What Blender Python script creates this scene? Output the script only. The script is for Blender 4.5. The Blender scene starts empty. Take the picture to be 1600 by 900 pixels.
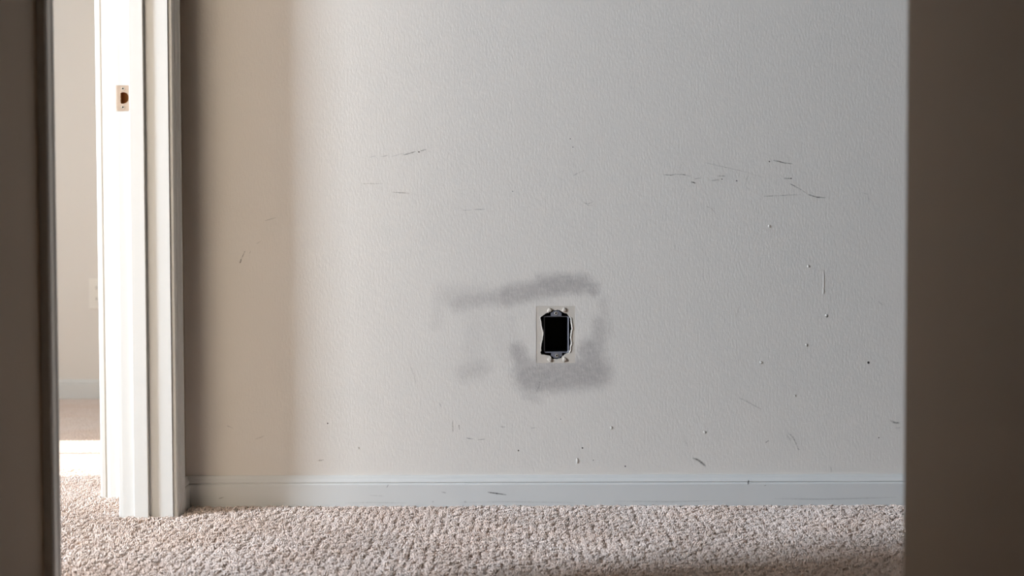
import bpy, bmesh, math, random
import numpy as np
from mathutils import Vector, Matrix, Euler
from mathutils.geometry import tessellate_polygon

scene = bpy.context.scene
COL = scene.collection
rnd = random.Random(7)

# ------------------------------------------------------------------ camera
F_PX = 2222.0                     # focal length in pixels of the 1600 px frame
CAM = Vector((0.0, -3.086, 0.59))
PITCH = math.atan(84.0 / F_PX)
ROLL = -0.0025
CAM_M = Matrix.Rotation(math.pi / 2 - PITCH, 3, 'X') @ Matrix.Rotation(ROLL, 3, 'Z')
cam_data = bpy.data.cameras.new('camera')
cam = bpy.data.objects.new('camera', cam_data)
COL.objects.link(cam)
cam.location = CAM
cam.rotation_euler = CAM_M.to_euler()
cam_data.sensor_width = 36.0
cam_data.lens = 36.0 * F_PX / 1600.0
cam_data.clip_start = 0.05
cam_data.dof.use_dof = True
cam_data.dof.focus_distance = 3.05
cam_data.dof.aperture_fstop = 3.4
scene.camera = cam

# ------------------------------------------------------------------ world, sun, window light, exposure
def lin(r, g, b):
    def f(c):
        c /= 255.0
        return c / 12.92 if c <= 0.04045 else ((c + 0.055) / 1.055) ** 2.4
    return (f(r), f(g), f(b), 1.0)

world = bpy.data.worlds.new('daylight')
scene.world = world
world.use_nodes = True
world.node_tree.nodes['Background'].inputs[0].default_value = (0.62, 0.78, 1.0, 1)
world.node_tree.nodes['Background'].inputs[1].default_value = 0.4

sun_d = bpy.data.lights.new('sun', 'SUN')
sun_d.energy = 11.0
sun_d.angle = 0.009
sun_d.color = (1.0, 0.93, 0.83)
sun = bpy.data.objects.new('sun', sun_d)
COL.objects.link(sun)
sun.location = (-6, -1, 5)
sun.rotation_euler = Vector((1.0, 0.02, -1.02)).to_track_quat('-Z', 'Y').to_euler()

def area(name, loc, direction, sx, sy, power, color):
    d = bpy.data.lights.new(name, 'AREA')
    d.shape = 'RECTANGLE'
    d.size, d.size_y = sx, sy
    d.energy = power
    d.color = color
    o = bpy.data.objects.new(name, d)
    COL.objects.link(o)
    o.location = loc
    o.rotation_euler = Vector(direction).to_track_quat('-Z', 'Y').to_euler()
    return o

# windows: 1 in the bedroom's outer wall (y0 y1 z0 z1), 2 in the outer wall of the room beyond, 3 in the bedroom's front wall (x0 x1 z0 z1)
X2 = -3.0
W1 = (-3.55, -2.25, 1.25, 3.75)  # unseen window, made tall and high to throw more light on the floor
W2 = (0.325, 1.04, 0.35, 2.20)
W3 = (-5.10, -1.85, 0.70, 2.38)
SKY, COOL, WARM = (0.77, 0.875, 1.0), (0.74, 0.88, 1.0), (1.0, 0.845, 0.625)
area('window_daylight', (-7.08, (W1[0] + W1[1]) / 2, (W1[2] + W1[3]) / 2), (1, 0, 0), W1[1] - W1[0], W1[3] - W1[2], 1010.0, SKY)
area('window_daylight', (X2 - .08, (W2[0] + W2[1]) / 2, (W2[2] + W2[3]) / 2), (1, 0, 0), W2[1] - W2[0], W2[3] - W2[2], 28.0, COOL)
area('window_daylight', ((W3[0] + W3[1]) / 2, -6.08, (W3[2] + W3[3]) / 2), (0, 1, 0), W3[1] - W3[0], W3[3] - W3[2], 145.0, WARM)

vs = scene.view_settings
vs.view_transform = 'Standard'
vs.look = 'None'
vs.gamma = 1.0
vs.use_curve_mapping = False
vs.exposure = 0.0
scene.cycles.use_denoising = True
scene.cycles.max_bounces = 12
scene.cycles.diffuse_bounces = 8
scene.cycles.transparent_max_bounces = 16

def P(px, py, Y):
    """point of the plane y = Y seen at a pixel of the photograph -> (x, z)"""
    v = CAM_M @ Vector(((px - 800.0) / F_PX, (450.0 - py) / F_PX, -1.0))
    t = (Y - CAM.y) / v.y
    return CAM.x + v.x * t, CAM.z + v.z * t

# ------------------------------------------------------------------ mesh helpers
def mesh_obj(name, verts, faces, mats, parent=None, smooth=False, mi=None, kind=None):
    me = bpy.data.meshes.new(name)
    me.from_pydata([tuple(v) for v in verts], [], faces)
    for m in (mats if isinstance(mats, (list, tuple)) else [mats]):
        me.materials.append(m)
    if mi:
        for p, i in zip(me.polygons, mi):
            p.material_index = i
    bm = bmesh.new(); bm.from_mesh(me)
    bmesh.ops.recalc_face_normals(bm, faces=bm.faces)
    bm.to_mesh(me); bm.free()
    if smooth:
        me.polygons.foreach_set('use_smooth', [True] * len(me.polygons))
    o = bpy.data.objects.new(name, me)
    COL.objects.link(o)
    if parent:
        o.parent = parent
    if kind:
        o['kind'] = kind
    return o

class MB:
    def __init__(s):
        s.v, s.f, s.mi = [], [], []
    def add(s, vs_, fs, m=0):
        n = len(s.v)
        s.v += [tuple(v) for v in vs_]
        s.f += [tuple(i + n for i in f) for f in fs]
        s.mi += [m] * len(fs)
    def box(s, x0, x1, y0, y1, z0, z1, m=0):
        s.add([(x0, y0, z0), (x1, y0, z0), (x1, y1, z0), (x0, y1, z0), (x0, y0, z1), (x1, y0, z1), (x1, y1, z1), (x0, y1, z1)],
              [(0, 3, 2, 1), (4, 5, 6, 7), (0, 1, 5, 4), (1, 2, 6, 5), (2, 3, 7, 6), (3, 0, 4, 7)], m)
    def prism(s, prof, a, b, fn, m=0):
        """closed 2D profile swept from a to b; fn(u, t, w) -> point"""
        n = len(prof)
        vs_ = [fn(u, t, a) for u, t in prof] + [fn(u, t, b) for u, t in prof]
        fs = [(i, (i + 1) % n, n + (i + 1) % n, n + i) for i in range(n)]
        fs += [tuple(range(n - 1, -1, -1)), tuple(range(n, 2 * n))]
        s.add(vs_, fs, m)
    def build(s, name, mats, parent=None, smooth=False, kind=None):
        return mesh_obj(name, s.v, s.f, mats, parent, smooth, s.mi, kind)

def holed(mb, outer, holes, fn, m=0):
    """flat face with holes; loops are lists of 2D points, fn maps them to 3D"""
    loops = [outer] + holes
    tris = tessellate_polygon([[Vector((p[0], p[1], 0)) for p in l] for l in loops])
    flat = [p for l in loops for p in l]
    mb.add([fn(*p) for p in flat], [tuple(t) for t in tris], m)

def bevel(o, w, seg=2):
    md = o.modifiers.new('bevel', 'BEVEL')
    md.width = w; md.segments = seg; md.limit_method = 'ANGLE'; md.angle_limit = math.radians(40)
    return o

def tag(o, label, cat, group=None):
    o['label'] = label; o['category'] = cat
    if group: o['group'] = group
    return o

def empty(name, loc=(0, 0, 0)):
    o = bpy.data.objects.new(name, None)
    COL.objects.link(o)
    o.location = loc
    o.empty_display_size = 0.05
    return o

# ------------------------------------------------------------------ materials
class N:
    def __init__(s, name):
        s.m = bpy.data.materials.new(name); s.m.use_nodes = True
        s.t = s.m.node_tree; s.b = s.t.nodes['Principled BSDF']
    def n(s, typ, ins=None, **kw):
        x = s.t.nodes.new(typ)
        for k, v in kw.items(): setattr(x, k, v)
        for k, v in (ins or {}).items(): s.put(x.inputs[k], v)
        return x
    def put(s, sock, v):
        if isinstance(v, bpy.types.NodeSocket): s.t.links.new(v, sock)
        else: sock.default_value = v
    def math(s, op, a, b=0.0, clamp=False):
        x = s.n('ShaderNodeMath', {0: a, 1: b}, operation=op); x.use_clamp = clamp
        return x.outputs[0]
    def vec(s, op, a, b=(0, 0, 0)):
        x = s.n('ShaderNodeVectorMath', {0: a, 1: b}, operation=op)
        return x.outputs['Value'] if op in ('DOT_PRODUCT', 'LENGTH', 'DISTANCE') else x.outputs['Vector']
    def ramp(s, v, a, b, lo=0.0, hi=1.0, smooth=True):
        x = s.n('ShaderNodeMapRange', {'Value': v, 'From Min': a, 'From Max': b, 'To Min': lo, 'To Max': hi})
        x.interpolation_type = 'SMOOTHSTEP' if smooth else 'LINEAR'
        return x.outputs['Result']
    def noise(s, co, scale, detail=4.0, rough=0.55, out='Fac'):
        return s.n('ShaderNodeTexNoise', {'Vector': co, 'Scale': scale, 'Detail': detail, 'Roughness': rough}).outputs[out]
    def mix(s, f, a, b, mode='MIX'):
        x = s.n('ShaderNodeMix', data_type='RGBA', blend_type=mode)
        s.put(x.inputs[0], f); s.put(x.inputs[6], a); s.put(x.inputs[7], b)
        return x.outputs[2]
    def co(s):
        return s.n('ShaderNodeTexCoord').outputs['Object']
    def bump(s, h, strength, dist):
        x = s.n('ShaderNodeBump', {'Height': h, 'Strength': strength, 'Distance': dist})
        s.t.links.new(x.outputs[0], s.b.inputs['Normal'])
    def fin(s, color, rough=0.6, metal=0.0, spec=0.4):
        s.put(s.b.inputs['Base Color'], color); s.put(s.b.inputs['Roughness'], rough)
        s.put(s.b.inputs['Metallic'], metal); s.put(s.b.inputs['Specular IOR Level'], spec)
        return s.m

def plain(name, rgb, rough=0.6, metal=0.0, var=0.06, scale=30.0, bump=0.0, spec=0.4):
    k = N(name); c = k.co()
    f = k.noise(c, scale)
    dark = tuple(x * (1 - var) for x in rgb[:3]) + (1,)
    if bump: k.bump(k.noise(c, scale * 8, 2), 0.5, bump)
    return k.fin(k.mix(f, dark, rgb), rough, metal, spec)

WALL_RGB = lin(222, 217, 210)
def wall_paint(name, rgb, blobs=None):
    k = N(name); c = k.co()
    big = k.noise(c, 2.2, 3)
    col = k.mix(big, tuple(x * 0.965 for x in rgb[:3]) + (1,), rgb)
    fine = k.noise(c, 420, 2)
    roll = k.noise(k.vec('MULTIPLY', c, (1.0, 1.0, 0.35)), 260, 3)
    if blobs:
        flat = k.vec('MULTIPLY', c, (1, 0, 1))
        w1 = k.vec('SUBTRACT', k.noise(flat, 28, 5, 0.65, 'Color'), (0.5, 0.5, 0.5))
        w2 = k.vec('SUBTRACT', k.noise(flat, 150, 4, 0.7, 'Color'), (0.5, 0.5, 0.5))
        p = k.vec('ADD', k.vec('ADD', flat, k.vec('MULTIPLY', w1, (0.030, 0, 0.022))), k.vec('MULTIPLY', w2, (0.016, 0, 0.016)))
        acc = None
        for (xa, ya, xb, yb, r0, r1, amt) in blobs:
            a = P(xa, ya, 0); b = P(xb + 0.01, yb, 0)
            A = Vector((a[0], 0, a[1])); B = Vector((b[0], 0, b[1])) - A
            pa = k.vec('SUBTRACT', p, tuple(A))
            h = k.math('DIVIDE', k.vec('DOT_PRODUCT', pa, tuple(B)), B.dot(B), True)
            sc = k.n('ShaderNodeVectorMath', {0: tuple(B), 'Scale': h}, operation='SCALE').outputs['Vector']
            d = k.vec('LENGTH', k.vec('SUBTRACT', pa, sc))
            v = k.ramp(d, r0 * .6 / 720.0, r1 * 1.3 / 720.0, amt * .95, 0.0)
            acc = v if acc is None else k.math('MAXIMUM', acc, v)
        brush = k.noise(k.vec('MULTIPLY', flat, (0.8, 1, 1.2)), 75, 6, 0.75)
        acc = k.math('MULTIPLY', acc, k.ramp(brush, 0.28, 0.62, 0.62, 1.08))
        acc = k.math('MULTIPLY', acc, 1.0, True)
        col = k.mix(acc, col, lin(96, 90, 96))
    k.bump(k.math('ADD', k.math('MULTIPLY', fine, 0.4), roll), 0.38, 0.0011)
    return k.fin(col, 0.62, 0, 0.3)

SMUDGE = [  # ax ay bx by  inner and outer radius (px), amount
    (716, 472, 790, 463, 3, 19, .30), (790, 463, 868, 447, 6, 20, .42), (850, 446, 908, 444, 8, 20, .46),
    (900, 438, 926, 452, 3, 13, .42), (700, 462, 760, 462, 2, 22, .16),
    (742, 490, 738, 560, 2, 22, .09), (728, 582, 752, 574, 2, 20, .20), (687, 452, 682, 508, 1, 12, .10),
    (806, 545, 826, 582, 4, 16, .40), (828, 588, 930, 580, 17, 31, .46), (838, 600, 905, 594, 8, 17, .42),
    (936, 505, 934, 565, 3, 15, .30), (920, 545, 930, 580, 8, 20, .44), (942, 470, 950, 520, 1, 12, .15),
    (798, 500, 806, 545, 1, 14, .08), (820, 618, 842, 624, 1, 10, .18), (768, 505, 800, 560, 1, 26, .07),
]
M_WALL = wall_paint('painted drywall', WALL_RGB)
M_WALL_BACK = wall_paint('scuffed painted drywall', WALL_RGB, SMUDGE)
M_HALL_SHADE = wall_paint('shade-darkened hall paint', lin(164, 148, 129))  # wall paint darkened and browned, the hall's shade put into its colour
M_BEDROOM_DIM = wall_paint('bounce-dimming bedroom paint', lin(150, 138, 126))  # unseen bedroom walls, toned down to cut the bounce light
M_CEIL = plain('ceiling paint', lin(225, 222, 216), 0.8, bump=0.001)
M_TRIM = plain('white trim paint', lin(212, 213, 211), 0.38, var=0.04, scale=14, bump=0.0002)
M_BARE = plain('bare drywall paper', lin(209, 201, 190), 0.85, var=0.10, scale=60, bump=0.0004)
M_GYPSUM = plain('broken gypsum', lin(224, 216, 204), 0.9, var=0.15, scale=220, bump=0.0008)
M_PAPER = plain('torn paper', lin(235, 230, 222), 0.9, var=0.08, scale=200)
M_CAVITY = plain('wall cavity', lin(40, 36, 32), 0.9)
M_BOX = plain('grey plastic box', lin(120, 121, 130), 0.35, var=0.25, scale=260)
M_BOX_SHADE = plain('shade-dark box plastic', lin(20, 20, 24), 0.6)  # box plastic turned near black, shade painted inside and on the outer sides
M_SCREW = plain('steel screw', lin(196, 190, 180), 0.35, 0.4)
M_HOLE = plain('dark hole', lin(8, 8, 8), 0.9)
M_PLATE = plain('paint-spotted nickel', lin(172, 156, 142), 0.42, 0.2, var=0.18, scale=120)
M_WOOD = plain('raw jamb wood', lin(196, 138, 80), 0.8, var=0.45, scale=180)
M_OUTLET = plain('white outlet plastic', lin(232, 228, 220), 0.4)

def carpet_mat(name, bump):
    k = N(name); c = k.co()
    a = k.noise(c, 5.0, 3); b = k.noise(c, 240, 3, 0.6); d = k.noise(c, 26, 4, 0.6)
    col = k.mix(k.ramp(a, 0.3, 0.7), lin(248, 228, 216), lin(251, 237, 229))
    col = k.mix(k.ramp(b, 0.3, 0.7), k.mix(1.0, col, (0.90, 0.87, 0.85, 1), 'MULTIPLY'), col)
    col = k.mix(k.ramp(d, 0.42, 0.75, 0, 0.35), col, lin(222, 194, 168))
    if bump:
        v = k.n('ShaderNodeTexVoronoi', {'Vector': c, 'Scale': 190.0}).outputs['Distance']
        k.bump(k.math('ADD', k.math('MULTIPLY', v, -1.0), k.math('MULTIPLY', d, 1.5)), 0.9, 0.008)
    k.put(k.b.inputs['Sheen Weight'], 0.3)
    return k.fin(col, 0.95, 0, 0.1)
M_CARPET = carpet_mat('beige carpet', True)
M_PILE = carpet_mat('beige carpet yarn', False)

def scuff_mat(name, rgb):
    k = N(name)
    at = k.n('ShaderNodeAttribute', attribute_name='fade').outputs['Fac']
    c = k.co()
    f = k.math('MULTIPLY', at, k.ramp(k.noise(c, 520, 3, 0.7), 0.36, 0.60, 0.15, 1.25), True)
    tr = k.n('ShaderNodeBsdfTransparent')
    mx = k.n('ShaderNodeMixShader', {0: f, 1: tr.outputs[0], 2: k.b.outputs[0]})
    k.t.links.new(mx.outputs[0], k.t.nodes['Material Output'].inputs['Surface'])
    return k.fin(rgb, 0.8, 0, 0.2)
M_SCUFF = scuff_mat('dark rubber scuff', lin(52, 48, 46))
M_SCUFF_TAN = scuff_mat('tan scuff', lin(150, 125, 85))

# ------------------------------------------------------------------ setting: floor, ceiling, walls
XL, XLB = -0.7125, -0.8175        # hall face and bedroom face of the left wall
XR = 0.436                        # hall right wall
YF, YN = -0.123, -0.880           # far and near jamb faces of the doorway
HEAD = 2.03
FLOOR_Z, TOP, TOPB = -0.009, 2.44, 3.9  # unseen bedroom ceiling lifted to make room for the tall window's light
XO = -7.0                        # outer wall of the bedroom
YB = 2.116                        # far wall of the bedroom
YR = -5.6
YW = -6.0                         # front wall of the bedroom
XE = 3.2                         # end of the lobby on the right
YC = -1.486                       # corner where the hall right wall ends

mb = MB(); mb.box(XO - .12, XE + .1, YW - .1, YB + .1, FLOOR_Z - .1, FLOOR_Z)
mb.build('floor', M_CARPET, kind='structure')
mb = MB(); mb.box(XL, XE + .1, YR - .1, .112, TOP, TOP + .1); mb.box(X2 - .12, -.93, .225, YB + .1, TOP, TOP + .1); mb.box(XO - .12, XLB, YW - .1, .225, TOPB, TOPB + .1)
mb.build('ceiling', M_CEIL, kind='structure')

# back wall: paint film with the outline of an old cover plate, bare board inside it with a torn hole
def pw(px, py): return P(px, py, 0.0)
rx0, rz1 = pw(837.6, 478.2); rx1, rz0 = pw(898.6, 567.2)
HOLE_PX = [(854, 489.3), (857.5, 489), (860, 486.5), (863, 485), (866, 484.4), (869, 484.9), (872, 484.2), (875, 485), (877.5, 486.8),
           (881.3, 488.7), (886, 490), (888.7, 494), (891, 497), (891.6, 501.5), (892.6, 508), (893.2, 513), (892, 518), (891.4, 523),
           (891.2, 530), (892, 535.3), (891, 540), (890.8, 547.3), (889.3, 550.7), (883.3, 553.3), (879.3, 556), (877.7, 559.3),
           (872.7, 560.7), (867.3, 561.2), (862, 560), (860.3, 556.7), (856.7, 556), (852, 554.7), (845.7, 554), (844.3, 550.7),
           (846, 547.3), (845.7, 543.3), (846.3, 536.7), (848, 531.3), (849.3, 523.3), (849.5, 518.7), (847.2, 511.3), (846, 502),
           (844.3, 497.3), (846, 494.7), (850, 492)]
hole = []
for i, a in enumerate(HOLE_PX):
    b = HOLE_PX[(i + 1) % len(HOLE_PX)]
    for t in (0.0, 0.34, 0.67):
        j = 0.0 if t == 0 else 0.45
        hole.append(pw(a[0] + (b[0] - a[0]) * t + rnd.uniform(-j, j), a[1] + (b[1] - a[1]) * t + rnd.uniform(-j, j)))
FILM, BOARD = 0.0005, 0.0127
mb = MB()
z0, z1 = FLOOR_Z, TOP
xs = [XL, rx0, rx1, XE]; zs = [z0, rz0, rz1, z1]
for i in range(3):
    for j in range(3):
        if (i, j) != (1, 1):
            mb.add([(xs[i], 0, zs[j]), (xs[i + 1], 0, zs[j]), (xs[i + 1], 0, zs[j + 1]), (xs[i], 0, zs[j + 1])], [(0, 1, 2, 3)])
c4 = [(rx0, rz0), (rx1, rz0), (rx1, rz1), (rx0, rz1)]
for i in range(4):                                                   # edge of the paint film
    a, b = c4[i], c4[(i + 1) % 4]
    mb.add([(a[0], 0, a[1]), (b[0], 0, b[1]), (b[0], FILM, b[1]), (a[0], FILM, a[1])], [(0, 1, 2, 3)])
mb.box(XL, XE, .100, .112, z0, z1, 1)                                 # far side of the cavity
wall_back = mb.build('wall_back', [M_WALL_BACK, M_CAVITY], kind='structure')
mb = MB()
holed(mb, c4, [hole], lambda x, z: (x, FILM, z))
n = len(hole)
mb.add([(x, FILM, z) for x, z in hole] + [(x + rnd.uniform(-.0006, .0006), BOARD, z + rnd.uniform(-.0006, .0006)) for x, z in hole],
       [(i, (i + 1) % n, n + (i + 1) % n, n + i) for i in range(n)], 1)
o = mb.build('bare_patch', [M_BARE, M_GYPSUM], wall_back)
o['label'] = 'unpainted beige rectangle with a ragged hole, left by an old cover plate'
# torn paper lip around the hole, wider on the right
def lip(i0, i1, w, lift, name):
    mb = MB(); idx = list(range(i0, i1 + 1)); vs_ = []
    cx = sum(p[0] for p in hole) / n; cz = sum(p[1] for p in hole) / n
    for i in idx:
        x, z = hole[i % n]; xa, za = hole[(i - 2) % n]; xb, zb = hole[(i + 2) % n]
        t = Vector((xb - xa, zb - za)).normalized(); nn = Vector((t.y, -t.x))
        if nn.dot(Vector((x - cx, z - cz))) < 0: nn = -nn
        e = min(1, (i - i0) / 4, (i1 - i) / 4)
        ww = w * (0.35 + 0.65 * e) * rnd.uniform(.65, 1.15)
        vs_ += [(x, FILM + .0003, z), (x + nn.x * ww * .3, FILM - lift * e, z + nn.y * ww * .3),
                (x + nn.x * ww * .8, FILM - lift * .8 * e, z + nn.y * ww * .8), (x + nn.x * ww, FILM + .0002, z + nn.y * ww)]
    fs = [(4 * k + j, 4 * k + j + 1, 4 * k + j + 5, 4 * k + j + 4) for k in range(len(idx) - 1) for j in range(3)]
    mb.add(vs_, fs); return mb.build(name, M_PAPER, wall_back, True)
lip(32, 68, 2.9 / 720, .0013, 'torn_paper')
lip(102, 132, 1.5 / 720, .0009, 'torn_paper')
lip(74, 92, 1.2 / 720, .0006, 'torn_paper')
# four rounded lumps where the old fixing ears pressed into the board
def lump(px, py, rw, rh, deg):
    x, z = pw(px, py); mb = MB(); R = 14
    rings = [(1.0, 0.0), (0.97, .0012), (0.82, .0022), (0.45, .0026)]
    vs_ = []
    ca, sa = math.cos(math.radians(deg)), math.sin(math.radians(deg))
    for s, h in rings:
        for q in range(R):
            a = 2 * math.pi * q / R
            wob = 1 + .10 * math.sin(3 * a + px)
            u, v = rw * s * wob * math.cos(a), rh * s * wob * math.sin(a)
            vs_.append((x + u * ca - v * sa, FILM - h, z + u * sa + v * ca))
    vs_.append((x, FILM - .0027, z))
    fs = [(k * R + q, k * R + (q + 1) % R, (k + 1) * R + (q + 1) % R, (k + 1) * R + q) for k in range(3) for q in range(R)]
    fs += [(3 * R + q, 3 * R + (q + 1) % R, 4 * R) for q in range(R)]
    mb.add(vs_, fs); mb.build('plaster_lump', M_BARE, wall_back, True)
lump(858.6, 484.6, .0056, .0046, 35); lump(881.6, 484.2, .0048, .0052, -20)
lump(859.2, 562.0, .0054, .0046, -15); lump(882.0, 561.8, .0046, .0054, 10)

# left wall of the hall with the doorway
mb = MB()
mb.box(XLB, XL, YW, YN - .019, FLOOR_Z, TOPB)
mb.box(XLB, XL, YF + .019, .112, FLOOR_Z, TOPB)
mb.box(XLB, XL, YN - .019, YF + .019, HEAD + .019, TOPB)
mb.build('wall_left', M_HALL_SHADE, kind='structure')
# right wall of the hall, with its rounded corner turning into the front wall of the lobby
mb = MB(); R = .030
prof = [(XR, YR), (XR, YC - R)]
prof += [(XR + R - R * math.cos(a), YC - R + R * math.sin(a)) for a in [math.pi / 2 * i / 10 for i in range(1, 11)]]
prof += [(XE, YC), (XE, YC - .11), (XR + .11, YC - .11), (XR + .11, YR)]
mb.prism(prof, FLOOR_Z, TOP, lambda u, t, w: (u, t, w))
mb.build('wall_right', M_HALL_SHADE, kind='structure')
mb = MB(); mb.box(XE, XE + .1, YC - .11, .112, FLOOR_Z, TOP); mb.build('wall_end', M_WALL, kind='structure')
mb = MB(); mb.box(XLB, XR + .11, YR - .1, YR, FLOOR_Z, TOP); mb.build('wall_rear', M_HALL_SHADE, kind='structure')
# bedroom behind the doorway, and the room beyond it
mb = MB(); mb.box(-.93, XLB, .115, YB, FLOOR_Z, TOPB); mb.build('wall_beyond_right', M_WALL, kind='structure')
mb = MB(); mb.box(X2 - .12, XLB, YB, YB + .1, FLOOR_Z, TOP); mb.build('wall_beyond_back', M_WALL, kind='structure')
mb = MB(); mb.box(XO, -1.80, .115, .225, FLOOR_Z, TOPB); mb.box(-1.80, -.93, .115, .225, 2.06, TOPB)
mb.build('wall_bedroom_back', M_BEDROOM_DIM, kind='structure')
mb = MB()
for b in ((XO - .12, W3[0], FLOOR_Z, TOPB), (W3[1], XLB, FLOOR_Z, TOPB), (W3[0], W3[1], FLOOR_Z, W3[2]), (W3[0], W3[1], W3[3], TOPB)):
    mb.box(b[0], b[1], YW - .1, YW, b[2], b[3])
mb.build('wall_bedroom_front', M_BEDROOM_DIM, kind='structure')
def windowed(name, xa, y0, y1, ws, m, top):
    mb = MB()
    ys = [y0] + [v for w in ws for v in w[:2]] + [y1]
    for i in range(0, len(ys), 2): mb.box(xa - .12, xa, ys[i], ys[i + 1], FLOOR_Z, top)
    for w in ws:
        mb.box(xa - .12, xa, w[0], w[1], FLOOR_Z, w[2]); mb.box(xa - .12, xa, w[0], w[1], w[3], top)
    mb.build(name, m, kind='structure')
windowed('wall_bedroom_left', XO, YW, .225, (W1,), M_BEDROOM_DIM, TOPB)
windowed('wall_beyond_left', X2, .225, YB, (W2,), M_WALL, TOP)
def window(k, w, mull, fn):
    e = empty('window_%d' % k, fn((w[0] + w[1]) / 2, 0, w[2])); e['kind'] = 'structure'
    def part(nm, u0, u1, z0, z1):
        m_ = MB(); m_.box(u0, u1, -.02, .02, z0, z1)
        m_.v = [tuple(Vector(fn(*v)) - e.location) for v in m_.v]
        m_.build(nm, M_TRIM, e)
    part('window_frame', w[0], w[0] + .03, w[2], w[3]); part('window_frame', w[1] - .03, w[1], w[2], w[3])
    part('window_frame', w[0] + .03, w[1] - .03, w[2], w[2] + .03); part('window_frame', w[0] + .03, w[1] - .03, w[3] - .03, w[3])
    if mull:
        um = w[0] + (w[1] - w[0]) * mull
        part('mullion', um - .012, um + .012, w[2] + .03, w[3] - .03)
window(1, W1, 0, lambda u, t, z: (XO - .06 + t, u, z))
window(2, W2, .62, lambda u, t, z: (X2 - .06 + t, u, z))
window(3, W3, .5, lambda u, t, z: (u, YW - .05 + t, z))

# ------------------------------------------------------------------ doorway: jambs, stops, casings
CAS = [(0, 0), (0, .007), (.003, .0095), (.009, .0095), (.0115, .0075), (.0145, .0085), (.0175, .0105), (.028, .0115), (.034, .0145), (.045, .0150), (.048, .0125), (.048, 0)]
STRIKE_Y = YF - .0012
door = empty('door_1', ((XL + XLB) / 2, (YF + YN) / 2, 0)); door['kind'] = 'structure'
def dpart(mb_, name, mats=M_TRIM, smooth=False):
    l = door.location
    mb_.v = [(v[0] - l.x, v[1] - l.y, v[2] - l.z) for v in mb_.v]
    return mb_.build(name, mats, door, smooth)
def S(px, py): return P(px, py, STRIKE_Y)
# far jamb with the latch mortise let into its face
mx0, mz1 = S(187.3, 143.4); mx1, mz0 = S(202.0, 162.8)
mb = MB(); jo = [(XLB, FLOOR_Z), (XL, FLOOR_Z), (XL, HEAD), (XLB, HEAD)]; jh = [(mx0, mz0), (mx1, mz0), (mx1, mz1), (mx0, mz1)]
holed(mb, jo, [jh], lambda x, z: (x, YF, z))
mb.add([(x, YF, z) for x, z in jo] + [(x, YF + .019, z) for x, z in jo], [(0, 1, 5, 4), (1, 2, 6, 5), (2, 3, 7, 6), (3, 0, 4, 7), (4, 5, 6, 7)])
mb.add([(x, YF, z) for x, z in jh] + [(x, YF + .0185, z) for x, z in jh], [(0, 1, 5, 4), (1, 2, 6, 5), (2, 3, 7, 6), (3, 0, 4, 7), (4, 5, 6, 7)], 1)
dpart(mb, 'jamb', [M_TRIM, M_WOOD])
mb = MB(); mb.box(XLB, XL, YN - .019, YN, FLOOR_Z, HEAD); bevel(dpart(mb, 'jamb'), .0012)
mb = MB(); mb.box(XLB, XL, YN - .019, YF + .019, HEAD, HEAD + .019); bevel(dpart(mb, 'head_jamb'), .0012)
sx0 = S(206.3, 400)[0]; sx1 = sx0 + .0305; ST = .0105
mb = MB(); mb.box(sx0, sx1, YF - ST, YF, FLOOR_Z, HEAD); bevel(dpart(mb, 'door_stop'), .0015)
mb = MB(); mb.box(sx0, sx1, YN, YN + ST, FLOOR_Z, HEAD); bevel(dpart(mb, 'door_stop'), .0015)
mb = MB(); mb.box(sx0, sx1, YN + ST, YF - ST, HEAD - ST, HEAD); bevel(dpart(mb, 'door_stop'), .0015)
REV = .005
for sgn, xw in ((1, XL), (-1, XLB)):
    mb = MB(); mb.prism(CAS, FLOOR_Z, HEAD + REV + .048, lambda u, t, w: (xw + sgn * t, YF + REV + u, w)); dpart(mb, 'casing')
    mb = MB(); mb.prism(CAS, FLOOR_Z, HEAD + REV + .048, lambda u, t, w: (xw + sgn * t, YN - REV - u * 1.15, w)); dpart(mb, 'casing')
    mb = MB(); mb.prism(CAS, YN - REV, YF + REV, lambda u, t, w: (xw + sgn * t, w, HEAD + REV + u)); dpart(mb, 'head_casing')
# casing on the wall return just behind the doorway, facing the hall
mb = MB(); tx = P(151.5, 420, .10)[0]
WC = [(u * 1.25, t) for u, t in CAS]
mb.prism(WC, FLOOR_Z, HEAD + .06, lambda u, t, w: (tx + u, .115 - t, w))
mb.build('trim_1', M_TRIM, kind='structure')

# strike plate
sp = empty('strike_plate', (S(190.5, 153)[0], STRIKE_Y, S(190.5, 153)[1]))
tag(sp, 'beige metal strike plate with a D-shaped latch hole on the white door jamb', 'strike plate')
def spart(mb_, name, mats, smooth=False):
    l = sp.location
    mb_.v = [(v[0] - l.x, v[1] - l.y, v[2] - l.z) for v in mb_.v]
    return mb_.build(name, mats, sp, smooth)
(px0, pz1), (px1, pz0) = S(178.6, 133.3), S(203.0, 173.3)
def rounded(x0, z0, x1, z1, r):
    out = []
    for cx, cz, a0 in ((x1 - r, z1 - r, 0), (x0 + .001, z1 - .001, 90), (x0 + .001, z0 + .001, 180), (x1 - r, z0 + r, 270)):
        rr = r if a0 in (0, 270) else .001
        out += [(cx + rr * math.cos(math.radians(a0 + 90 * i / 5)), cz + rr * math.sin(math.radians(a0 + 90 * i / 5))) for i in range(6)]
    return out
pl = rounded(px0, pz0, px1, pz1, .004)
dh = [S(*p) for p in ((189.5, 144.6), (192.5, 144.1), (195.5, 144.5), (198.2, 146), (200.2, 148.8), (201, 152), (200.7, 155.5), (199.3, 158.6), (196.5, 161), (193, 162.1), (189.6, 161.6),
                      (188.1, 160), (188.6, 157.6), (187.5, 156.8), (188.7, 155.2), (188.5, 152.8), (187.6, 151.6), (188.6, 150.4), (188.2, 147.5), (188.4, 145.6))]
TH = .0012
fx = XLB + .0016
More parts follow.
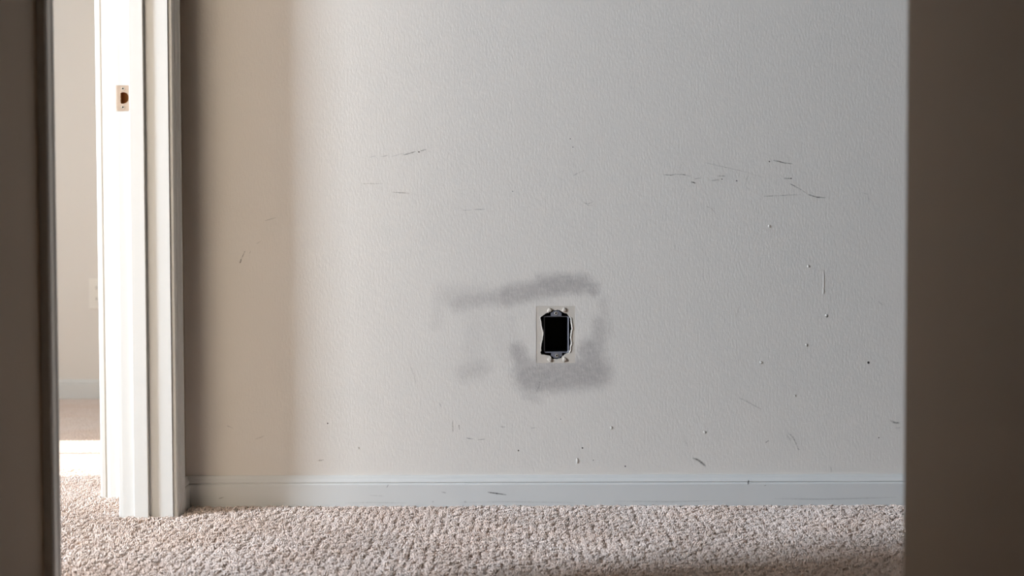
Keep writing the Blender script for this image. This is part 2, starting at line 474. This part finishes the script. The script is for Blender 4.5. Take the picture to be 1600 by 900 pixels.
def lipy(x): return YF - TH + (max(0.0, fx - x) ** 2) * 32.0     # the lip curls back past the jamb edge
mb = MB(); pf = [(max(x, fx), z) for x, z in pl if True]
pf = [p_ for i, p_ in enumerate(pf) if i == 0 or (abs(p_[0] - pf[i - 1][0]) + abs(p_[1] - pf[i - 1][1])) > 2e-5]
holed(mb, pf, [dh], lambda x, z: (x, YF - TH, z))
for lp in (pf, dh):
    q = len(lp)
    mb.add([(x, YF - TH, z) for x, z in lp] + [(x, YF, z) for x, z in lp], [(i, (i + 1) % q, q + (i + 1) % q, q + i) for i in range(q)])
lx = [fx + (px0 - fx) * i / 6 for i in range(7)]
sec = [(x, lipy(x)) for x in lx] + [(x, lipy(x) + TH) for x in reversed(lx)]
mb.prism(sec, pz0, pz1, lambda u, t, w: (u, t, w))
spart(mb, 'plate', M_PLATE)
def screw(px, py):
    x, z = S(px, py); R = 20; mb = MB(); vs_ = []
    prof = [(.0037, 0.0), (.0033, .0009), (.0026, .0009), (.0023, .0003), (.0017, .0003), (.0012, .0011)]
    for r, h in prof:
        for q in range(R): vs_.append((x + r * math.cos(2 * math.pi * q / R), YF - TH - h, z + r * math.sin(2 * math.pi * q / R)))
    fs = [(k * R + q, k * R + (q + 1) % R, (k + 1) * R + (q + 1) % R, (k + 1) * R + q) for k in range(len(prof) - 1) for q in range(R)]
    mi0 = len(fs)
    mb.add(vs_, fs)
    s = spart(mb, 'screw', M_SCREW, True)
    mb = MB(); mb.add([(x + .0016 * math.cos(2 * math.pi * q / 10), YF - TH - .0012, z + .0016 * math.sin(2 * math.pi * q / 10)) for q in range(10)], [tuple(range(10))])
    l = sp.location; mb.v = [(v[0] - l.x, v[1] - l.y, v[2] - l.z) for v in mb.v]
    mb.build('screw_recess', M_HOLE, s)
screw(192.2, 138.5); screw(192.2, 167.5)

# ------------------------------------------------------------------ baseboards
BB = [(0, FLOOR_Z), (.011, FLOOR_Z), (.0115, .0455), (.0105, .0475), (.0080, .0485), (.0080, .0500), (.0098, .0515), (.0078, .0555), (.0058, .0590), (.0052, .0610), (.0036, .0655), (0, .0655)]
mb = MB(); n_ = len(BB)
y_end = YF + REV + .048
path = [(lambda t, z: (XL + t, y_end, z)), (lambda t, z: (XL + t, -t, z)), (lambda t, z: (XE, -t, z))]
def sweep(fa, fb):
    vs_ = [fa(t, z) for t, z in BB] + [fb(t, z) for t, z in BB]
    m_ = MB(); m_.add(vs_, [(i, (i + 1) % n_, n_ + (i + 1) % n_, n_ + i) for i in range(n_)] + [tuple(range(n_)), tuple(range(n_, 2 * n_))])
    return m_
baseboard_back = sweep(path[1], path[2]).build('baseboard_back', M_TRIM, kind='structure')
sweep(path[0], path[1]).build('baseboard_left', M_TRIM, kind='structure')
sweep(lambda t, z: (X2, YB - t, z * .95), lambda t, z: (-.93, YB - t, z * .95)).build('baseboard_beyond', M_TRIM, kind='structure')

# ------------------------------------------------------------------ electrical box in the hole
bx, bz = pw(869.2, 522.6)
eb = empty('electrical_box', (bx, .0018, bz))
tag(eb, 'open dark grey plastic electrical box set in the ragged wall hole', 'electrical box')
HW, HH, DP, T = .0272, .0400, .068, .0022
def rim(hw, hh, r=.004):
    out = []
    for cx, cz, a0 in ((hw - r, hh - r, 0), (-hw + r, hh - r, 90), (-hw + r, -hh + r, 180), (hw - r, -hh + r, 270)):
        out += [(cx + r * math.cos(math.radians(a0 + 30 * i)), cz + r * math.sin(math.radians(a0 + 30 * i))) for i in range(4)]
    return out
ro, ri = rim(HW, HH), rim(HW - T, HH - T, .003); q = len(ro)
mb = MB()
ring = [(i, (i + 1) % q, q + (i + 1) % q, q + i) for i in range(q)]
mb.add([(x, 0, z) for x, z in ro] + [(x, .0022, z) for x, z in ri], ring)      # splayed rim
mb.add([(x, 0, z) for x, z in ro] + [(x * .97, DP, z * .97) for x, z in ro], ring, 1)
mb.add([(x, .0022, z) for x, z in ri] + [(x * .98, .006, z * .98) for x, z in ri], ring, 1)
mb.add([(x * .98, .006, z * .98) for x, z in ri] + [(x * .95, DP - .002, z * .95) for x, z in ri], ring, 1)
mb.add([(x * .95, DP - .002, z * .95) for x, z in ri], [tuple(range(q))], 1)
mb.add([(x * .97, DP, z * .97) for x, z in ro], [tuple(range(q))])
mb.build('box_body', [M_BOX, M_BOX_SHADE], eb)
for s in (1, -1):
    mb = MB(); w = .0118
    pr = [(-w, 0), (-w, .0072), (-w * .92, .0080), (-w * .70, .0084), (-w * .62, .0112), (-w * .45, .0120), (w * .45, .0120), (w * .62, .0112), (w * .70, .0084), (w * .92, .0080), (w, .0072), (w, 0)]
    off = (.0006 if s < 0 else -.0002)
    mb.prism(pr, -.0012, .008, lambda u, t, ww: (u + off, ww, s * (HH - .0004 + t)))
    ear = bevel(mb.build('mounting_ear', M_BOX, eb), .0003)
    cx, cz = (-.0006 if s > 0 else .0012), s * (HH + .0062)
    mb = MB(); K = 20; vs_ = []
    prof = [(.0035, -.0012), (.0033, -.0022), (.0024, -.0024), (.0019, -.0020), (.0017, .001)]
    for r, y in prof: vs_ += [(cx + r * math.cos(2 * math.pi * i / K), y, cz + r * math.sin(2 * math.pi * i / K)) for i in range(K)]
    mb.add(vs_, [(a * K + i, a * K + (i + 1) % K, (a + 1) * K + (i + 1) % K, (a + 1) * K + i) for a in range(4) for i in range(K)])
    sl = mb.build('screw_boss', M_SCREW, ear, True)
    mb = MB(); mb.add([(cx + .0018 * math.cos(2 * math.pi * i / K), -.0013, cz + .0018 * math.sin(2 * math.pi * i / K)) for i in range(K)], [tuple(range(K))])
    mb.build('screw_hole', M_HOLE, ear)

# ------------------------------------------------------------------ wall outlet in the far room
ox, oz = P(154.5, 458.5, YB)
wo = empty('wall_outlet', (ox, YB, oz))
tag(wo, 'white outlet plate on the pale wall of the room beyond the doorway', 'wall outlet')
mb = MB(); mb.box(-.035, .035, -.006, 0, -.057, .057); bevel(mb.build('cover_plate', M_OUTLET, wo), .0025)
for s in (1, -1):
    mb = MB(); mb.box(-.016, .016, -.009, -.006, s * .020 - .013, s * .020 + .013)
    r_ = bevel(mb.build('receptacle', M_OUTLET, wo), .003)
    mb = MB(); mb.box(-.0075, -.0055, -.0093, -.009, s * .020 - .004, s * .020 + .006); mb.box(.0055, .0075, -.0093, -.009, s * .020 - .003, s * .020 + .005)
    mb.build('slot', M_HOLE, r_)

# ------------------------------------------------------------------ marks on the wall and the baseboard
def ribbon(name, pts, w, a, parent, Y=0.0, mat=None, off=.0004):
    P3 = [P(x, y, Y) for x, y in pts]
    dense = []
    for (ax, az), (b_x, b_z) in zip(P3[:-1], P3[1:]):
        m = max(2, int(math.hypot(b_x - ax, b_z - az) / .003))
        for i in range(m): dense.append((ax + (b_x - ax) * i / m, az + (b_z - az) * i / m))
    dense.append(P3[-1]); m = len(dense)
    vs_, fade = [], []
    for i, (x, z) in enumerate(dense):
        xa, za = dense[max(0, i - 1)]; xb, zb = dense[min(m - 1, i + 1)]
        t = Vector((xb - xa, zb - za)).normalized(); e = math.sin(math.pi * (i + .3) / (m - .4)) ** .6
        hw = w / 720 / 2 * (0.5 + .5 * e) * rnd.uniform(.75, 1.25)
        for s in (-1, 0, 1):
            vs_.append((x - t.y * hw * s, Y - off, z + t.x * hw * s)); fade.append(0.0 if s else a * (.45 + .55 * e) * rnd.uniform(.6, 1.15))
    fs = [(3 * i + j, 3 * i + j + 1, 3 * i + j + 4, 3 * i + j + 3) for i in range(m - 1) for j in range(2)]
    o = mesh_obj(name, vs_, fs, mat or M_SCUFF, parent)
    o.data.attributes.new('fade', 'FLOAT', 'POINT').data.foreach_set('value', fade)
    return o
MARKS = [
    ([(628, 242.5), (637, 240)], 2.2, .5), ([(632, 242), (650, 236.5)], 2.6, .85), ([(657, 236), (666, 233.5)], 2.2, .8), ([(577, 246), (587, 243.5)], 2, .35), ([(595, 245), (606, 243)], 2, .5),
    ([(611, 245), (632, 239)], 2, .35), ([(896, 274.5), (903, 270.5)], 2.2, .55), ([(904, 270), (915, 265.5)], 2, .5), ([(912, 316.5), (918, 319), (928, 314.5)], 2.2, .6), ([(917, 320.5), (925, 321)], 1.8, .5),
    ([(722, 328.7), (737, 328.2)], 1.6, .5), ([(740, 327.8), (757, 327)], 1.8, .75),
    ([(1036, 272.5), (1048, 274), (1056, 272)], 2, .9), ([(1056, 272), (1069, 273), (1078, 275.5)], 1.9, .75), ([(1080, 284), (1087, 286.5)], 2.8, 1.3), ([(1085, 279.3), (1096, 278)], 2.4, .6),
    ([(1112, 282), (1124, 281)], 2.4, .55), ([(1102, 254), (1120, 258.5), (1144, 264), (1168, 269.5)], 1.8, .5), ([(1168, 269.5), (1194, 278)], 1.8, .3), ([(1120, 275), (1134, 275)], 2, .85),
    ([(1165, 290), (1166, 280), (1169, 275)], 2, .35), ([(1208, 250.5), (1218, 252.5), (1226, 254.8), (1239, 256)], 2.4, 1.2), ([(1224, 278.5), (1237, 279)], 2.2, .75),
    ([(1234, 287), (1242, 291), (1253, 297)], 2.4, .85), ([(1253, 297), (1262, 303.5)], 2, .4), ([(1263, 304), (1276, 308), (1290, 309)], 2.4, 1.1), ([(1193, 306.5), (1210, 306)], 2, .8), ([(1210, 306), (1250, 304)], 1.8, .55),
    ([(1348, 301), (1356, 304), (1359, 317)], 2, .4), ([(1103, 322), (1112, 326), (1119, 335)], 2, .4), ([(1054, 390), (1055, 376)], 1.8, .35), ([(1063, 262), (1066, 256)], 2, .4),
    ([(1372, 471), (1380, 477)], 2, .5), ([(1149, 498), (1156, 478)], 4, .18), ([(1154, 621), (1172, 630), (1190, 640)], 2.2, .5), ([(1391, 657), (1397, 660), (1406, 661)], 4, .75), ([(1398, 669), (1408, 668)], 3, .3),
    ([(1231, 676), (1239, 683), (1247, 700)], 3, .7), ([(1229, 679), (1236, 690)], 4, .3), ([(1196, 692), (1201, 688)], 2.6, 1.2), ([(1082, 715.5), (1092, 719.5), (1103, 728.5)], 5, .8), ([(1068, 680), (1077, 705)], 2, .3),
    ([(1298, 729), (1299, 738)], 3, .4), ([(637, 560), (646, 585), (654, 610)], 1.8, .35), ([(687, 629), (689, 636)], 2, .5), ([(729, 684.5), (739, 686)], 2.2, 1.0), ([(746, 687), (758, 686)], 1.9, .7),
    ([(781, 667), (791, 667)], 2.2, .5), ([(829, 669), (838, 668)], 2.2, .6), ([(375, 411), (377, 405)], 3, 1.3), ([(377, 405), (383, 392)], 2, .9), ([(390, 396), (392, 392)], 2, .4), ([(401, 381), (407, 377)], 2, .45),
    ([(414, 345), (431, 340)], 2.4, .4), ([(354, 665), (364, 669)], 2.4, .5), ([(399, 686), (414, 681)], 3, .3), ([(846, 584), (842, 604), (836, 616)], 3, .35), ([(1246, 700), (1249, 703)], 3, 1.2),
]
for pts, w, a in MARKS: ribbon('scuff_mark', pts, w, a * .8, wall_back)
for pts, w, a in (([(612, 300), (640, 302)], 2, .5), ([(707, 657), (708, 675)], 2, .6), ([(717, 664), (718, 671)], 2.4, .7), ([(496, 720), (506, 718.5)], 2.5, .6), ([(566, 287), (598, 287)], 1.8, .3)):
    ribbon('scuff_mark', pts, w, a, wall_back, mat=M_SCUFF_TAN)
for pts, w, a in (([(762, 769), (776, 771), (791, 773)], 2.4, 1.2), ([(604, 762), (607, 757)], 2.4, .6), ([(689, 768.6), (697, 770)], 2.4, .6), ([(1168.5, 757), (1170, 750)], 3, 1.3), ([(1194, 759), (1197, 758)], 2.4, .9),
                  ([(342, 779), (350, 777)], 2, .6), ([(577, 774), (600, 775)], 2, .25), ([(540, 786), (580, 785), (640, 786)], 2.4, .22), ([(720, 785), (790, 784), (900, 785)], 2.4, .25), ([(960, 783), (1050, 784), (1120, 782)], 2.6, .25),
                  ([(1210, 779), (1290, 780), (1400, 777)], 2.6, .35), ([(725, 784), (729, 784)], 4, .6), ([(675, 784), (678, 784)], 3.5, .4)):
    ribbon('scuff_mark', pts, w, a, baseboard_back, -.0113)
ribbon('scuff_mark', [(562, 745.2), (600, 745.6), (637, 745.6)], 1.8, .9, baseboard_back, -.0036)
ribbon('scuff_mark', [(298, 744.8), (360, 745), (420, 745.2)], 1.8, .55, baseboard_back, -.0036)
def dab(name, px, py, w, h, mat, lift, parent=wall_back):
    x, z = P(px, py, 0); K = 9; vs_ = []
    for s, d in ((1, 0.0), (.6, lift)):
        vs_ += [(x + w / 1440 * s * math.cos(2 * math.pi * i / K) * rnd.uniform(.8, 1.15), -d - .0002, z + h / 1440 * s * math.sin(2 * math.pi * i / K) * rnd.uniform(.8, 1.15)) for i in range(K)]
    mesh_obj(name, vs_, [(i, (i + 1) % K, K + (i + 1) % K, K + i) for i in range(K)] + [tuple(range(K, 2 * K))], mat, parent)
M_SPOT = plain('dark speck', lin(62, 56, 52), 0.8)
M_CHIP = plain('raised paint', WALL_RGB, 0.55)
for x, y, s in ((654.5, 237.5, 2.4), (810, 704, 2.4), (910, 700, 2.6), (512, 661.5, 2.4), (977, 728.5, 2.2), (1202, 252.5, 2.2), (1151, 282.5, 2), (1357, 566.5, 4), (891, 217, 1.6), (895, 230, 1.6), (1236, 278.8, 2), (1373, 684, 2), (801, 299, 1.5), (1128, 280, 1.8), (1292, 495, 2.2), (927, 719, 1.5), (876, 655, 1.5)):
    dab('dark_speck', x, y, s, s, M_SPOT, .0003)
for x, y, w, h in ((1202, 353.5, 4.5, 4.5), (1263, 416, 4, 5), (1287, 440, 2.6, 34), (1286.5, 455, 4, 12), (1189, 566, 4.5, 5), (955, 668, 5, 6), (902, 720, 4, 10), (1291, 493, 4, 4), (1260, 539, 3, 5), (1242, 618, 3, 3), (560, 700, 3, 3), (1101, 675, 4, 5)):
    dab('paint_chip', x, y, w, h, M_CHIP, .0012 if h < 12 else .0005)

# ------------------------------------------------------------------ carpet pile: one tuft per yarn, leaning in clumps
rs = np.random.RandomState(3)
def tufts(x0, x1, y0, y1, s):
    gx, gy = np.meshgrid(np.arange(x0, x1, s), np.arange(y0, y1, s))
    p = np.stack([gx.ravel(), gy.ravel()], 1)
    return p + rs.uniform(-.45, .45, p.shape) * s
pts = [tufts(-.70, 1.05, -.80, -.012, .0033), tufts(-.83, -.70, -.80, -.10, .0042), tufts(-1.2, -.93, -.4, .5, .0048), tufts(-.93, -.83, -.5, .095, .0045), tufts(1.05, 1.7, -1.0, -.012, .008)]
p = np.concatenate(pts)
bad = (p[:, 0] < XL + .015) & (p[:, 0] > XLB - .016) & ((p[:, 1] > YF - .003) | (p[:, 1] < YN + .003))
stop_zone = (p[:, 0] > sx0 - .003) & (p[:, 0] < sx1 + .003) & (p[:, 1] > YF - ST - .003)
p = p[~(bad | stop_zone)]
n = len(p)
# clump centres on a jittered grid
cs = .016
def jit(i, j, k): 
    h = np.sin(i * 127.1 + j * 311.7 + k * 74.7) * 43758.5453
    return h - np.floor(h)
ci, cj = np.floor(p[:, 0] / cs), np.floor(p[:, 1] / cs)
best = np.full(n, 9.0); ctr = np.zeros((n, 2)); cid = np.zeros(n)
for di in (-1, 0, 1):
    for dj in (-1, 0, 1):
        a, b = ci + di, cj + dj
        c = np.stack([(a + .15 + .7 * jit(a, b, 1)) * cs, (b + .15 + .7 * jit(a, b, 2)) * cs], 1)
        d = np.hypot(*(c - p).T); m = d < best
        best[m] = d[m]; ctr[m] = c[m]; cid[m] = jit(a, b, 3)[m]
# slow fields for the nap
def field(k1, k2, k3):
    x, y = p[:, 0], p[:, 1]
    return (np.sin(k1 * x + 1.7 * y * k2 + k3) + np.sin(k2 * 2.1 * x - k1 * 1.3 * y + 2 * k3) + .6 * np.sin(k1 * 3.3 * x + k2 * 2.9 * y + k3 * 5)) / 2.6
ang = .8 + .7 * field(7, 9, .4) + .8 * (cid - .5)
lean = .0030 * (1 + .4 * field(11, 6, 2.2))
tip = np.stack([np.cos(ang) * lean, np.sin(ang) * lean], 1) + .16 * (ctr - p) + rs.normal(0, .0005, (n, 2))
hgt = .0105 + .0010 * field(9, 13, 1.0) + rs.uniform(-.0005, .0005, n) + .0012 * (cid - .5)
hgt *= np.clip(1.06 - .55 * np.clip(best / cs - .28, 0, 1) ** 1.5 * 2.0, .48, 1.1)
hgt = np.where(p[:, 1] > -.03, hgt * .9, hgt)
rot = rs.uniform(0, 6.28, n)
K = 3
rings = [(0.0, .0012, 0.0), (.65, .0018, .9), (.94, .0016, 1.7)]
V = np.zeros((n, 3 * K + 1, 3))
for r, (h, rad, tw) in enumerate(rings):
    rad_ = rad * rs.uniform(.8, 1.25, n)
    for q in range(K):
        a = rot + tw + 2 * math.pi * q / K
        V[:, r * K + q, 0] = p[:, 0] + tip[:, 0] * h ** 1.5 + rad_ * np.cos(a)
        V[:, r * K + q, 1] = p[:, 1] + tip[:, 1] * h ** 1.5 + rad_ * np.sin(a)
        V[:, r * K + q, 2] = FLOOR_Z + hgt * h
V[:, 3 * K, 0] = p[:, 0] + tip[:, 0]; V[:, 3 * K, 1] = p[:, 1] + tip[:, 1]; V[:, 3 * K, 2] = FLOOR_Z + hgt
V[:, :, 1] = np.where(p[:, None, 0] > XL, np.minimum(V[:, :, 1], -.0118), V[:, :, 1])
quads = [(r * K + q, r * K + (q + 1) % K, (r + 1) * K + (q + 1) % K, (r + 1) * K + q) for r in range(2) for q in range(K)]
tris = [(2 * K + q, 2 * K + (q + 1) % K, 3 * K) for q in range(K)]
base = (np.arange(n) * (3 * K + 1))[:, None]
lq = (base[:, :, None] + np.array(quads)[None]).reshape(n, -1)
lt = (base[:, :, None] + np.array(tris)[None]).reshape(n, -1)
loops = np.concatenate([lq, lt], 1).ravel().astype(np.int32)
sizes = np.tile(np.array([4] * len(quads) + [3] * len(tris)), n)
starts = np.concatenate([[0], np.cumsum(sizes)[:-1]]).astype(np.int32)
me = bpy.data.meshes.new('carpet_pile')
me.vertices.add(n * (3 * K + 1)); me.vertices.foreach_set('co', V.ravel().astype(np.float32))
me.loops.add(len(loops)); me.loops.foreach_set('vertex_index', loops)
me.polygons.add(len(starts)); me.polygons.foreach_set('loop_start', starts)
me.polygons.foreach_set('use_smooth', np.ones(len(starts), dtype=bool))
me.materials.append(M_PILE)
me.update(calc_edges=True); me.validate()
pile = bpy.data.objects.new('carpet_pile', me)
COL.objects.link(pile)
pile['kind'] = 'stuff'
tag(pile, 'beige cut pile carpet tufts covering the floor below the scuffed wall', 'carpet')
